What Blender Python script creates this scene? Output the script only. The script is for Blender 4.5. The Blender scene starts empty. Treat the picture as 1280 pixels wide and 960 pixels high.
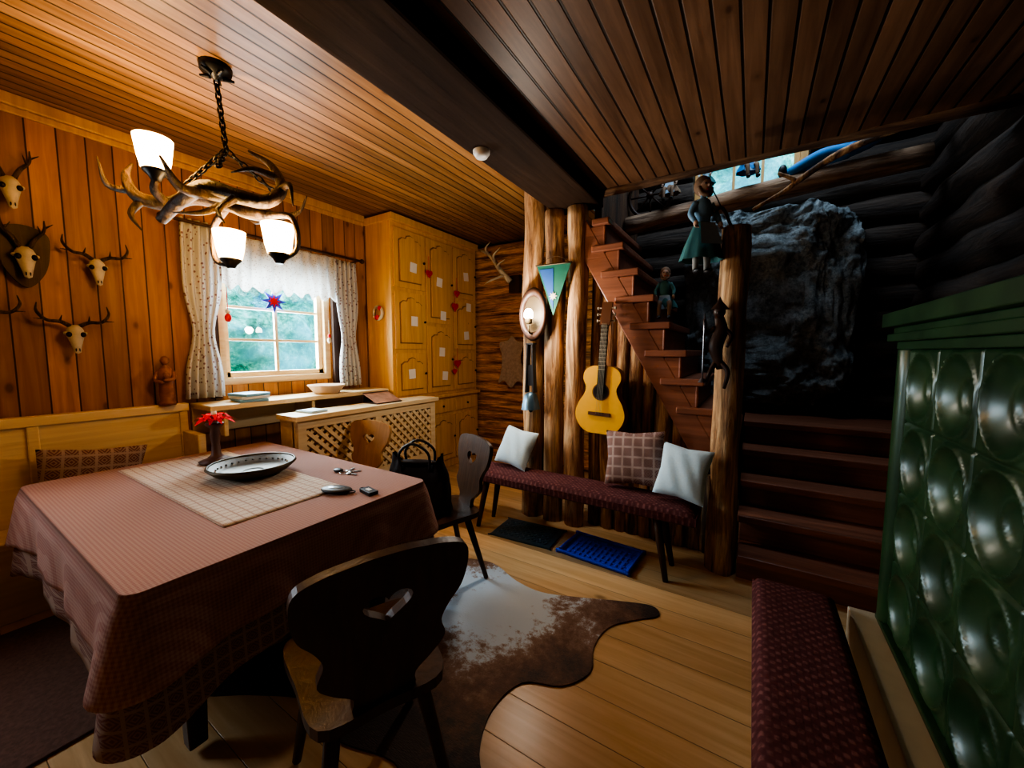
import bpy, math, random
from mathutils import Vector, Matrix, noise, Euler
random.seed(3)
sc=bpy.context.scene
COL=sc.collection
R=math.radians
# ------------------------------------------------------------ mesh builder
def catmull(pts,n=6):
    P=[Vector(p) for p in pts]
    if len(P)<3: 
        return [P[0].lerp(P[1],i/n) for i in range(n+1)]
    Q=[P[0]*2-P[1]]+P+[P[-1]*2-P[-2]]
    out=[]
    for i in range(1,len(Q)-2):
        p0,p1,p2,p3=Q[i-1],Q[i],Q[i+1],Q[i+2]
        for k in range(n):
            t=k/n
            out.append(0.5*((2*p1)+(p2-p0)*t+(2*p0-5*p1+4*p2-p3)*t*t+(3*p1-p0-3*p2+p3)*t**3))
    out.append(P[-1]); return out
def TR(loc=(0,0,0),rot=(0,0,0),s=(1,1,1)):
    return Matrix.Translation(loc)@Euler(rot).to_matrix().to_4x4()@Matrix.Diagonal((s[0],s[1],s[2],1))
class M:
    def __init__(s): s.v=[];s.f=[];s.mi=[];s.sm=[]
    def add(s,vs,fs,mi=0,smooth=True,T=None):
        o=len(s.v)
        for p in vs:
            p=Vector(p); s.v.append(T@p if T else p)
        for f in fs: s.f.append([i+o for i in f]); s.mi.append(mi); s.sm.append(smooth)
        return s
    def box(s,c,d,mi=0,rot=(0,0,0),T=None,taper=1.0):
        x,y,z=d[0]/2,d[1]/2,d[2]/2; t=taper
        vs=[(-x*t,-y*t,-z),(x*t,-y*t,-z),(x*t,y*t,-z),(-x*t,y*t,-z),(-x,-y,z),(x,-y,z),(x,y,z),(-x,y,z)]
        fs=[(0,3,2,1),(4,5,6,7),(0,1,5,4),(1,2,6,5),(2,3,7,6),(3,0,4,7)]
        A=TR(c,rot)
        return s.add(vs,fs,mi,False,(T@A) if T else A)
    def bb(s,x0,x1,y0,y1,z0,z1,mi=0):
        return s.box(((x0+x1)/2,(y0+y1)/2,(z0+z1)/2),(abs(x1-x0),abs(y1-y0),abs(z1-z0)),mi)
    def tube(s,pts,rad,mi=0,seg=10,n=5,smoothpath=True,T=None,rough=0.0,cap=True,flat=1.0):
        P=catmull(pts,n) if smoothpath else [Vector(p) for p in pts]
        N=len(P)
        if not isinstance(rad,(list,tuple)): rad=[rad]*2
        def rr(t):
            q=t*(len(rad)-1); i=min(int(q),len(rad)-2); return rad[i]+(rad[i+1]-rad[i])*(q-i)
        vs=[];fs=[]
        tan=(P[1]-P[0]).normalized()
        ref=Vector((0,0,1)) if abs(tan.z)<.9 else Vector((1,0,0))
        u=tan.cross(ref).normalized()
        for i in range(N):
            tn=(P[min(i+1,N-1)]-P[max(i-1,0)])
            if tn.length<1e-9: tn=tan
            tn=tn.normalized()
            u=(u-tn*u.dot(tn)).normalized(); w=tn.cross(u)
            r=rr(i/(N-1))
            for k in range(seg):
                a=2*math.pi*k/seg
                q=r
                if rough: q=r*(1+rough*noise.noise(Vector((P[i].x*2.3+math.cos(a)*1.3,P[i].y*2.3+math.sin(a)*1.3,P[i].z*2.3))))
                vs.append(P[i]+u*math.cos(a)*q+w*math.sin(a)*q*flat)
        for i in range(N-1):
            for k in range(seg):
                k2=(k+1)%seg
                fs.append((i*seg+k,i*seg+k2,(i+1)*seg+k2,(i+1)*seg+k))
        if cap:
            fs.append(tuple(range(seg))[::-1]); fs.append(tuple(range((N-1)*seg,N*seg)))
        return s.add(vs,fs,mi,True,T)
    def lathe(s,prof,mi=0,seg=24,T=None,sy=1.0):
        vs=[];fs=[];n=len(prof)
        for (r,z) in prof:
            for k in range(seg):
                a=2*math.pi*k/seg; vs.append((r*math.cos(a),r*math.sin(a)*sy,z))
        for i in range(n-1):
            for k in range(seg):
                k2=(k+1)%seg
                fs.append((i*seg+k,i*seg+k2,(i+1)*seg+k2,(i+1)*seg+k))
        return s.add(vs,fs,mi,True,T)
    def ell(s,c,d,mi=0,seg=16,T=None,rot=(0,0,0)):
        prof=[(max(1e-4,math.sin(math.pi*i/10)),-math.cos(math.pi*i/10)) for i in range(11)]
        A=TR(c,rot,d)
        return s.lathe(prof,mi,seg,(T@A) if T else A)
    def grid(s,fn,nu,nv,mi=0,smooth=True,T=None):
        vs=[fn(i/nu,j/nv) for i in range(nu+1) for j in range(nv+1)]
        fs=[(i*(nv+1)+j,(i+1)*(nv+1)+j,(i+1)*(nv+1)+j+1,i*(nv+1)+j+1) for i in range(nu) for j in range(nv)]
        return s.add(vs,fs,mi,smooth,T)
    def poly(s,outer,thick,mi=0,T=None,holes=()):
        cd=bpy.data.curves.new('tmp','CURVE'); cd.dimensions='2D'; cd.fill_mode='BOTH'; cd.extrude=thick/2
        for lp in [outer]+list(holes):
            sp=cd.splines.new('POLY'); sp.points.add(len(lp)-1)
            for p,q in zip(sp.points,lp): p.co=(q[0],q[1],0,1)
            sp.use_cyclic_u=True
        ob=bpy.data.objects.new('tmp',cd); COL.objects.link(ob)
        dg=bpy.context.evaluated_depsgraph_get(); me=ob.evaluated_get(dg).to_mesh()
        vs=[v.co.copy() for v in me.vertices]; fs=[tuple(p.vertices) for p in me.polygons]
        ob.evaluated_get(dg).to_mesh_clear()
        bpy.data.objects.remove(ob); bpy.data.curves.remove(cd)
        return s.add(vs,fs,mi,False,T)
    def ring(s,c,R1,r,mi=0,T=None,rot=(0,0,0),sx=1,sy=1,seg=20,rs=8):
        A=TR(c,rot); A=(T@A) if T else A
        vs=[];fs=[]
        for i in range(seg):
            a=2*math.pi*i/seg
            for k in range(rs):
                b=2*math.pi*k/rs; q=R1+r*math.cos(b)
                vs.append((q*math.cos(a)*sx,q*math.sin(a)*sy,r*math.sin(b)))
        for i in range(seg):
            for k in range(rs):
                fs.append((i*rs+k,((i+1)%seg)*rs+k,((i+1)%seg)*rs+(k+1)%rs,i*rs+(k+1)%rs))
        return s.add(vs,fs,mi,True,A)
    def make(s,name,mats,loc=(0,0,0),rot=(0,0,0),bevel=0,sub=0,solid=0,scale=1):
        me=bpy.data.meshes.new(name)
        me.from_pydata([tuple(v) for v in s.v],[],s.f)
        for m in (mats if isinstance(mats,(list,tuple)) else [mats]): me.materials.append(m)
        for p,a,b in zip(me.polygons,s.mi,s.sm): p.material_index=a; p.use_smooth=b
        me.update()
        ob=bpy.data.objects.new(name,me); COL.objects.link(ob)
        ob.location=loc; ob.rotation_euler=rot; ob.scale=(scale,)*3
        if solid:
            m=ob.modifiers.new('s','SOLIDIFY'); m.thickness=solid; m.offset=0
        if bevel:
            m=ob.modifiers.new('b','BEVEL'); m.width=bevel; m.segments=2; m.limit_method='ANGLE'; m.angle_limit=R(50)
        return ob
def smooth_loop(pts,n=5):
    P=[Vector((p[0],p[1],0)) for p in pts]; L=len(P); out=[]
    for i in range(L):
        p0,p1,p2,p3=P[i-1],P[i],P[(i+1)%L],P[(i+2)%L]
        for k in range(n):
            t=k/n
            q=0.5*((2*p1)+(p2-p0)*t+(2*p0-5*p1+4*p2-p3)*t*t+(3*p1-p0-3*p2+p3)*t**3)
            out.append((q.x,q.y))
    return out
# ------------------------------------------------------------ materials
class NT:
    def __init__(s,name):
        s.m=bpy.data.materials.new(name); s.m.use_nodes=True; s.t=s.m.node_tree; s.t.nodes.clear()
        s.out=s.t.nodes.new('ShaderNodeOutputMaterial')
    def n(s,typ,ins={},**props):
        nd=s.t.nodes.new(typ)
        for k,v in props.items(): setattr(nd,k,v)
        for k,v in ins.items():
            if isinstance(v,bpy.types.NodeSocket): s.t.links.new(v,nd.inputs[k])
            else: nd.inputs[k].default_value=v
        return nd
    def math(s,op,a,b=0.0,clamp=False):
        return s.n('ShaderNodeMath',{0:a,1:b},operation=op,use_clamp=clamp).outputs[0]
    def mix(s,f,a,b,blend='MIX'):
        nd=s.n('ShaderNodeMix',{0:f},data_type='RGBA',blend_type=blend)
        for i,v in ((6,a),(7,b)):
            if isinstance(v,bpy.types.NodeSocket): s.t.links.new(v,nd.inputs[i])
            else: nd.inputs[i].default_value=(*v[:3],1)
        return nd.outputs[2]
    def obj(s): return s.n('ShaderNodeTexCoord').outputs['Object']
    def noise(s,vec,scale=1,sv=(1,1,1),detail=4,rough=.55,dist=0):
        mp=s.n('ShaderNodeMapping',{'Vector':vec,'Scale':sv})
        return s.n('ShaderNodeTexNoise',{'Vector':mp.outputs[0],'Scale':scale,'Detail':detail,'Roughness':rough,'Distortion':dist}).outputs[0]
    def ramp(s,f,stops):
        nd=s.n('ShaderNodeValToRGB',{0:f}); e=nd.color_ramp.elements
        while len(e)<len(stops): e.new(.5)
        for q,(p,c) in zip(e,stops):
            q.position=p; q.color=(*(c if isinstance(c,(tuple,list)) else (c,c,c)),1)
        return nd.outputs[0]
    def bsdf(s,col,rough=.5,bump=None,bs=.3,bd=.01,metal=0,spec=.5,coat=0,emit=None,es=0,sheen=0):
        b=s.n('ShaderNodeBsdfPrincipled',{'Roughness':rough,'Metallic':metal,'Specular IOR Level':spec,'Coat Weight':coat,'Sheen Weight':sheen})
        if isinstance(col,bpy.types.NodeSocket): s.t.links.new(col,b.inputs['Base Color'])
        else: b.inputs['Base Color'].default_value=(*col,1)
        if bump is not None:
            bn=s.n('ShaderNodeBump',{'Height':bump,'Strength':bs,'Distance':bd}); s.t.links.new(bn.outputs[0],b.inputs['Normal'])
        s.t.links.new(b.outputs[0],s.out.inputs[0]); return s.m
def plain(name,col,rough=.5,metal=0,var=.15,scale=20,bs=.15,**k):
    t=NT(name); o=t.obj(); f=t.noise(o,scale)
    c=t.mix(f,tuple(x*(1-var) for x in col),tuple(min(1,x*(1+var)) for x in col))
    return t.bsdf(c,rough,bump=f,bs=bs,bd=.003,metal=metal,**k)
def wood(name,light,dark,along='Z',across='Y',w=0,knots=0,rough=.45,grain=1.0,gap=.03,var=.35,blotch=.3,kdark=.25,spec=.4,ks=4.5,gdark=.12):
    t=NT(name); o=t.obj(); sp=t.n('ShaderNodeSeparateXYZ',{0:o})
    ac=sp.outputs[across]; al=sp.outputs[along]
    sv={k:22.0 for k in 'XYZ'}; sv[along]=1.3
    vec=o; rnd=None
    if w:
        q=t.math('DIVIDE',ac,w); idd=t.math('FLOOR',q)
        rnd=t.n('ShaderNodeTexWhiteNoise',{'W':idd},noise_dimensions='1D').outputs[0]
        off=t.math('MULTIPLY',rnd,37.0)
        cb=t.n('ShaderNodeCombineXYZ',{along:off})
        vec=t.n('ShaderNodeVectorMath',{0:o,1:cb.outputs[0]},operation='ADD').outputs[0]
    g=t.noise(vec,grain,(sv['X'],sv['Y'],sv['Z']),5,.6,.6)
    c=t.mix(t.ramp(g,[(.3,0.0),(.7,1.0)]),dark,light)
    b=t.noise(vec,1.6,(1,1,1),3)
    c=t.mix(t.math('MULTIPLY',t.ramp(b,[(.35,1.0),(.65,0.0)]),blotch),c,dark)
    h=g
    if knots:
        kv={k:1.0 for k in 'XYZ'}; kv[along]=.55
        mp=t.n('ShaderNodeMapping',{'Vector':vec,'Scale':(kv['X'],kv['Y'],kv['Z'])})
        v=t.n('ShaderNodeTexVoronoi',{'Vector':mp.outputs[0],'Scale':ks}).outputs['Distance']
        kf=t.ramp(v,[(knots*.5,1.0),(knots,0.0)])
        c=t.mix(kf,c,tuple(x*kdark for x in dark))
        ring=t.ramp(v,[(knots,.5),(knots*2.2,0.0)])
        c=t.mix(ring,c,dark)
    if w:
        vv=t.math('MULTIPLY',t.math('SUBTRACT',1.0,t.math('MULTIPLY',rnd,var)),1.0)
        cc=t.n('ShaderNodeCombineColor',{0:vv,1:vv,2:vv}).outputs[0]
        c=t.mix(1.0,c,cc,'MULTIPLY')
        fr=t.math('ABSOLUTE',t.math('SUBTRACT',t.math('FRACT',q),.5))
        gp=t.ramp(fr,[(.5-gap*1.3,0.0),(.5-gap*.6,1.0)])
        c=t.mix(gp,c,tuple(x*gdark for x in dark))
        h=t.math('SUBTRACT',t.math('MULTIPLY',g,.15),gp)
    return t.bsdf(c,rough,bump=h,bs=.5,bd=.006,spec=spec)
def logm(name,axis,c1,c2,c3,rough=.75,gs=1.0,sc2=14.0,patch=.75):
    t=NT(name); o=t.obj(); sv={k:sc2 for k in 'XYZ'}; sv[axis]=1.3
    S=(sv['X'],sv['Y'],sv['Z'])
    a=t.noise(o,1.2*gs,S,8,.7,1.0); b=t.noise(o,2.0*gs,(sv['X']*.35,sv['Y']*.35,sv['Z']*.35),5,.65)
    c=t.ramp(a,[(.32,c3),(.44,c2),(.62,c1)])
    c=t.mix(t.ramp(b,[(.48,0.0),(.62,patch)]),c,c3)
    return t.bsdf(c,rough,bump=a,bs=1.0,bd=.02)
def cloth(name,c1,c2,scale,comps=('X','Y'),rough=.9,w=.5):
    t=NT(name); sp=t.n('ShaderNodeSeparateXYZ',{0:t.obj()}); fs=[]
    for k in comps:
        fs.append(t.math('GREATER_THAN',t.math('FRACT',t.math('MULTIPLY',sp.outputs[k],scale)),w))
    f=fs[0]
    for q in fs[1:]: f=t.math('ADD',f,q)
    f=t.math('DIVIDE',f,float(len(fs)))
    n=t.noise(t.obj(),250)
    return t.bsdf(t.mix(f,c1,c2),rough,bump=n,bs=.2,bd=.002,spec=.15)
def folk(name,c1,c2,c3,scale,comps=('X','Y')):
    t=NT(name); sp=t.n('ShaderNodeSeparateXYZ',{0:t.obj()})
    fr=[]
    for k in comps:
        fr.append(t.math('ABSOLUTE',t.math('SUBTRACT',t.math('FRACT',t.math('MULTIPLY',sp.outputs[k],scale)),.5)))
    d=t.math('MAXIMUM',fr[0],fr[1]); l=t.math('ADD',fr[0],fr[1])
    a=t.ramp(d,[(0,1.0),(.40,1.0),(.41,0.0),(1,0.0)])
    b=t.ramp(t.math('FRACT',t.math('MULTIPLY',l,4.2)),[(0,0.0),(.49,0.0),(.51,1.0),(1,1.0)])
    c=t.mix(a,c2,c1); c=t.mix(t.math('MULTIPLY',a,b),c,c3)
    n=t.noise(t.obj(),200)
    return t.bsdf(c,.9,bump=n,bs=.25,bd=.003,spec=.15)

PANEL=wood('panel_pine',(.60,.29,.09),(.35,.135,.035),'Z','Y',.125,knots=.13,rough=.5,var=.42,kdark=.18,ks=6)
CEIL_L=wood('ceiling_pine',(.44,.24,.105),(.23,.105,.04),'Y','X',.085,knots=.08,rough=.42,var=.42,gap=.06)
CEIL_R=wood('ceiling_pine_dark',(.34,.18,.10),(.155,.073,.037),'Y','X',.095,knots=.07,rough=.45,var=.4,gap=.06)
FLOOR=wood('floor_pine',(.84,.60,.34),(.64,.40,.19),'X','Y',.19,knots=.09,rough=.32,var=.2,gap=.007,ks=3,gdark=.35)
BEAM=wood('beam_dark',(.05,.027,.016),(.022,.011,.006),'Y','X',rough=.8,spec=.15)
CAB=wood('cabinet_pine',(.82,.52,.19),(.64,.34,.09),'Z','Y',rough=.32,blotch=.2,knots=.03)
PALE=wood('pale_pine',(.84,.69,.45),(.70,.51,.28),'Y','X',rough=.4,blotch=.2)
PALEX=wood('window_pine',(.62,.38,.16),(.44,.24,.085),'Z','Y',rough=.4,blotch=.2)
CHAIRW=wood('chair_wood',(.54,.31,.135),(.34,.175,.065),'Z','X',rough=.35,blotch=.3)
DKCHAIR=wood('chair_wood_dark',(.10,.048,.023),(.045,.021,.011),'Z','X',rough=.42,blotch=.3,spec=.35)
STAIR=wood('stair_redwood',(.36,.15,.09),(.20,.078,.045),'X','Y',rough=.38)
DARKW=wood('dark_wood',(.07,.032,.018),(.03,.013,.008),'Z','X',rough=.5)
LOGZ=logm('log_vertical','Z',(.78,.51,.27),(.42,.22,.10),(.07,.033,.018),patch=.68)
LOGZD=logm('log_slab','Z',(.62,.38,.18),(.31,.145,.062),(.033,.017,.01),patch=.88)
LOGX=logm('log_back','X',(.86,.48,.18),(.56,.26,.08),(.08,.035,.016),gs=1.8)
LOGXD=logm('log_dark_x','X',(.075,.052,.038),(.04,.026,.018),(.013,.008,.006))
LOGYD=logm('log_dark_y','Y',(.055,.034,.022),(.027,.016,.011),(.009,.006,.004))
BONE=plain('bone',(.52,.46,.35),.6,var=.4)
HORN=logm('antler_horn','Z',(.12,.072,.04),(.05,.028,.015),(.018,.01,.006),rough=.38,gs=2)
BLACK=plain('black_metal',(.02,.018,.016),.45,metal=.6)
BLACKL=plain('black_leather',(.012,.012,.014),.5,scale=60)
BRASS=plain('brass_dark',(.085,.062,.033),.5,metal=.4,scale=8,var=.5)
WHITE=plain('white_plastic',(.75,.75,.73),.4,var=.05)
PAPER=plain('paper',(.85,.82,.76),.8,var=.05)
RED=plain('red_felt',(.6,.010,.010),.7)
POINS=plain('poinsettia_red',(.75,.006,.004),.9,var=.2,spec=.05)
WHITEC=plain('white_cotton',(.55,.69,.75),.9,scale=90,bs=.4,var=.1)
TCLOTH=cloth('tablecloth_gingham',(.30,.14,.115),(.43,.275,.225),80,('X','Y','Z'))
UNDER=folk('undercloth',(.19,.085,.07),(.33,.24,.19),(.27,.18,.15),22,('Y','Z'))
RUNNER=folk('runner_lace',(.60,.49,.38),(.50,.35,.27),(.71,.62,.50),24)
FOLKP=folk('pillow_folk',(.18,.08,.07),(.42,.32,.28),(.34,.245,.215),14)
def maroon():
    t=NT('maroon_upholstery'); o=t.obj()
    sp=t.n('ShaderNodeSeparateXYZ',{0:o})
    a=t.math('SINE',t.math('MULTIPLY',sp.outputs['X'],170.0)); b=t.math('SINE',t.math('MULTIPLY',sp.outputs['Y'],170.0))
    f=t.ramp(t.math('MULTIPLY',a,b),[(.0,0.0),(.6,1.0)])
    n=t.noise(o,40,detail=6)
    c=t.mix(f,(.12,.043,.044),(.22,.095,.09)); c=t.mix(t.ramp(n,[(.4,.7),(.6,0.0)]),c,(.08,.028,.03))
    return t.bsdf(c,.9,bump=f,bs=.25,bd=.003,spec=.12)
MAROON=maroon()
def green():
    t=NT('stove_glaze'); n=t.noise(t.obj(),5)
    c=t.ramp(n,[(.3,(.012,.033,.015)),(.7,(.03,.072,.028))])
    return t.bsdf(c,.33,spec=.5)
GREEN=green()
STONE=plain('plinth_stone',(.58,.53,.42),.6,scale=12)
def rock():
    t=NT('boulder_stone'); o=t.obj(); a=t.noise(o,6,detail=12,rough=.82); b=t.noise(o,28,detail=10,rough=.85); v=t.n('ShaderNodeTexVoronoi',{'Vector':o,'Scale':11.0}).outputs['Distance']
    c=t.ramp(a,[(.38,(.12,.145,.16)),(.5,(.36,.42,.45)),(.62,(.72,.80,.83))])
    c=t.mix(.5,c,t.ramp(b,[(.42,(.08,.095,.10)),(.58,(.7,.78,.8))]))
    return t.bsdf(c,.95,bump=t.math('ADD',t.math('ADD',a,b),t.math('MULTIPLY',v,.6)),bs=.9,bd=.05,spec=.1)
ROCK=rock()
def hide():
    t=NT('cowhide_fur'); o=t.obj()
    n=t.noise(o,2.2,detail=7,rough=.68,dist=.4); n2=t.noise(o,26,detail=6,rough=.8)
    d=t.n('ShaderNodeVectorMath',{0:o,1:(-1.22,1.84,0)},operation='DISTANCE').outputs['Value']
    f=t.math('ADD',t.math('MULTIPLY',d,.70),t.math('MULTIPLY',t.math('SUBTRACT',n,.5),1.0))
    f=t.math('ADD',f,t.math('MULTIPLY',t.math('SUBTRACT',n2,.5),.45))
    c=t.ramp(f,[(.22,(.62,.74,.86)),(.30,(.28,.17,.12)),(.42,(.15,.065,.033)),(.60,(.025,.012,.009))])
    h=t.noise(o,60,(1,4,1),4)
    return t.bsdf(c,.45,bump=h,bs=.5,bd=.006,spec=.45,sheen=.2)
HIDE=hide()
def leaves():
    t=NT('hedge_leaves'); o=t.obj(); a=t.noise(o,4.0,detail=12,rough=.82); b=t.noise(o,1.1,detail=3)
    c=t.ramp(a,[(.40,(.01,.12,.08)),(.48,(.05,.38,.27)),(.56,(.24,.82,.68)),(.66,(.80,1,1))])
    return t.bsdf(t.mix(t.ramp(b,[(.45,0.0),(.65,.6)]),c,(.20,.76,.95)),.8,bump=a,bs=.5,bd=.1)
LEAF=leaves()
def glass():
    t=NT('window_glass'); a=t.n('ShaderNodeBsdfTransparent'); b=t.n('ShaderNodeBsdfGlossy',{'Roughness':.02})
    m=t.n('ShaderNodeMixShader',{0:.025,1:a.outputs[0],2:b.outputs[0]}); t.t.links.new(m.outputs[0],t.out.inputs[0]); return t.m
GLASS=glass()
def opal(es=2.6):
    t=NT('opal_glass_lit'); a=t.n('ShaderNodeBsdfTransparent',{'Color':(1,.88,.66,1)}); b=t.n('ShaderNodeBsdfTranslucent',{'Color':(1,.86,.6,1)})
    e=t.n('ShaderNodeEmission',{'Color':(1,.62,.22,1),'Strength':es})
    m=t.n('ShaderNodeMixShader',{0:.40,1:a.outputs[0],2:b.outputs[0]})
    ad=t.n('ShaderNodeAddShader',{0:m.outputs[0],1:e.outputs[0]}); t.t.links.new(ad.outputs[0],t.out.inputs[0]); return t.m
OPAL=opal()
def curtain(name,base,dot,sc_):
    t=NT(name); o=t.obj()
    v=t.n('ShaderNodeTexVoronoi',{'Vector':o,'Scale':sc_}).outputs['Distance']
    c=t.mix(t.ramp(v,[(.2,1.0),(.3,0.0)]),base,dot)
    d=t.n('ShaderNodeBsdfDiffuse',{'Color':c}); tr=t.n('ShaderNodeBsdfTranslucent',{'Color':c})
    m=t.n('ShaderNodeMixShader',{0:.4,1:d.outputs[0],2:tr.outputs[0]}); t.t.links.new(m.outputs[0],t.out.inputs[0]); return t.m
CURT=curtain('curtain_cotton',(.78,.80,.82),(.34,.22,.25),30)
LACE=curtain('lace_cotton',(.84,.85,.85),(.5,.46,.42),60)

# ------------------------------------------------------------ room dims
WX=-3.75; RX=1.15; BY=4.5; FY=-1.6; CL=3.0; CR=2.8
def wall_holes(m,fix0,fix1,axis,a0,a1,z0,z1,holes,mi=0):
    def put(p0,p1,q0,q1):
        if p1-p0<1e-4 or q1-q0<1e-4: return
        if axis=='Y': m.bb(fix0,fix1,p0,p1,q0,q1,mi)
        else: m.bb(p0,p1,fix0,fix1,q0,q1,mi)
    cur=a0
    for (h0,h1,b,tp) in sorted(holes):
        put(cur,h0,z0,z1); put(h0,h1,z0,b); put(h0,h1,tp,z1); cur=h1
    put(cur,a1,z0,z1)
M().bb(WX-.3,RX+.3,FY-.3,BY+.3,-.12,0).make('floor',FLOOR)
m=M(); wall_holes(m,WX-.28,WX,'Y',FY-.28,BY+.28,0,CL,[(-1.25,-.25,1.0,2.2),(1.42,2.43,1.22,2.28)]); m.make('wall_left',PANEL)
M().bb(WX,RX,FY-.28,FY,0,CL).make('wall_front',wood('panel_pine_x',(.40,.22,.09),(.24,.11,.035),'Z','X',.125,knots=.1,rough=.5))
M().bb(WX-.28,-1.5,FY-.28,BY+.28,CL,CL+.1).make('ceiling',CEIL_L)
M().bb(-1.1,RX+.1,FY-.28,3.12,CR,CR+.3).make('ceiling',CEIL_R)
M().bb(-1.5,-1.1,FY-.1,3.2,2.69,CR+.3).make('ceiling_beam',BEAM,bevel=.015)
m=M(); m.bb(WX,WX+.035,FY,2.86,CL-.07,CL); m.bb(WX,WX+.018,FY,2.86,CL-.11,CL-.07); m.make('trim_1',PALEX,bevel=.006)
M().bb(WX,WX+.02,FY,2.8,0,.1).make('baseboard_left',PALEX,bevel=.004)
m=M(); m.tube([(-1.1,3.13,2.79),(0,3.15,2.81),(1.1,3.13,2.80)],[.04,.035,.04],rough=.3,seg=10); m.make('trim_2',logm('edge_pole','X',(.30,.17,.09),(.16,.08,.04),(.03,.015,.01)))
def logs(name,axis,a0,a1,fix,z0,z1,r,mat,holes=(),rough=.18):
    m=M(); z=z0+r; 
    while z<z1+r*.5:
        segs=[(a0,a1)]
        for (h0,h1,b,tp) in holes:
            if b<z+r*.6 and tp>z-r*.6: segs=[(a0,h0),(h1,a1)]
        for (s0,s1) in segs:
            n=max(3,int((s1-s0)/.15)); pts=[]
            for i in range(n+1):
                q=s0+(s1-s0)*i/n; w=noise.noise(Vector((q,z*3,fix)))*.02
                pts.append((q,fix+w,z+w*.4) if axis=='X' else (fix+w,q,z+w*.4))
            m.tube(pts,[r*random.uniform(.95,1.1),r*random.uniform(.95,1.1)],0,12,2,rough=rough)
        z+=r*1.78
    return m.make(name,mat)
logs('wall_back','X',WX+.1,-1.2,BY+.02,0,CL-.1,.075,LOGX,rough=.5)
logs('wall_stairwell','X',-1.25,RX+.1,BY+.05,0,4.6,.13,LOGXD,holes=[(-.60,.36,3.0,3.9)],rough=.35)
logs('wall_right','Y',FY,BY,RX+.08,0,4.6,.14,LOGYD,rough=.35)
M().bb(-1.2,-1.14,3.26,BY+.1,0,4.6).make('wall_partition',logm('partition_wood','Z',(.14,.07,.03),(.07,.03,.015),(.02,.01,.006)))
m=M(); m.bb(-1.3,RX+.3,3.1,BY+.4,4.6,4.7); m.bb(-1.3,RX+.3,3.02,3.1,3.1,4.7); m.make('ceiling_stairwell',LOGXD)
M().bb(WX-.28,-1.15,BY+.14,BY+.28,0,CL+.1).make('wall_back_outer',DARKW)
m=M(); wall_holes(m,BY+.17,BY+.3,'X',-1.2,RX+.3,0,4.7,[(-.60,.36,3.0,3.9)]); m.make('wall_stairwell_outer',DARKW)
M().bb(RX+.2,RX+.3,FY-.28,BY+.3,0,4.7).make('wall_right_outer',DARKW)

def window(name,axis,fix,a0,a1,z0,z1,mat,cols=2,rows=3):
    m=M(); d0,d1=(fix-.16,fix-.02)
    def put(p0,p1,q0,q1,e0,e1,mi=0):
        if axis=='Y': m.bb(e0,e1,p0,p1,q0,q1,mi)
        else: m.bb(p0,p1,e0,e1,q0,q1,mi)
    f=.06
    put(a0,a1,z0,z0+f,d0,d1); put(a0,a1,z1-f,z1,d0,d1); put(a0,a0+f,z0+f,z1-f,d0,d1); put(a1-f,a1,z0+f,z1-f,d0,d1)
    g=.045
    b0,b1=a0+f,a1-f; c0,c1=z0+f,z1-f
    e0,e1=fix-.12,fix-.07
    put(b0,b1,c0,c0+g,e0,e1); put(b0,b1,c1-g,c1,e0,e1); put(b0,b0+g,c0,c1,e0,e1); put(b1-g,b1,c0,c1,e0,e1)
    b0+=g;b1-=g;c0+=g;c1-=g
    for i in range(1,cols):
        x=b0+(b1-b0)*i/cols; put(x-.013,x+.013,c0,c1,fix-.11,fix-.08)
    for i in range(1,rows):
        x=c0+(c1-c0)*i/rows; put(b0,b1,x-.011,x+.011,fix-.108,fix-.082)
    put(b0,b1,c0,c1,fix-.097,fix-.093,1)
    return m.make(name,[mat,GLASS],bevel=.004)
window('window_1','Y',WX,1.42,2.43,1.22,2.28,PALE,2,3)
window('window_added','Y',WX,-1.25,-.25,1.0,2.2,PALEX,2,2)  # added window out of view, put in for extra daylight on the floor
window('window_3','X',BY+.3,-.60,.36,3.0,3.9,PALEX,3,2)
m=M()
m.bb(WX,WX+.03,1.34,1.42,1.12,2.42); m.bb(WX,WX+.045,2.43,2.53,1.12,2.42); m.bb(WX,WX+.03,1.34,2.53,2.28,2.42)
m.make('trim_3',DARKW,bevel=.006)
def hf(u,v):
    y=-5+13*u; z=-1.5+7*v; q=noise.fractal(Vector((y*.9,z*.9,1)),1,2,4)
    return (-7.2+q*.7-.1*z,y,z)
M().grid(hf,90,50).make('hedge',LEAF)
M().grid(lambda u,v:(-3+6*u,7.2+.5*noise.fractal(Vector((u*5,v*5,2)),1,2,4),1+6*v),50,50).make('hedge',LEAF)
M().bb(-12,WX-.3,-6,10,-.4,-.3).make('ground_outside',plain('grass',(.1,.3,.1),.9))

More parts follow.
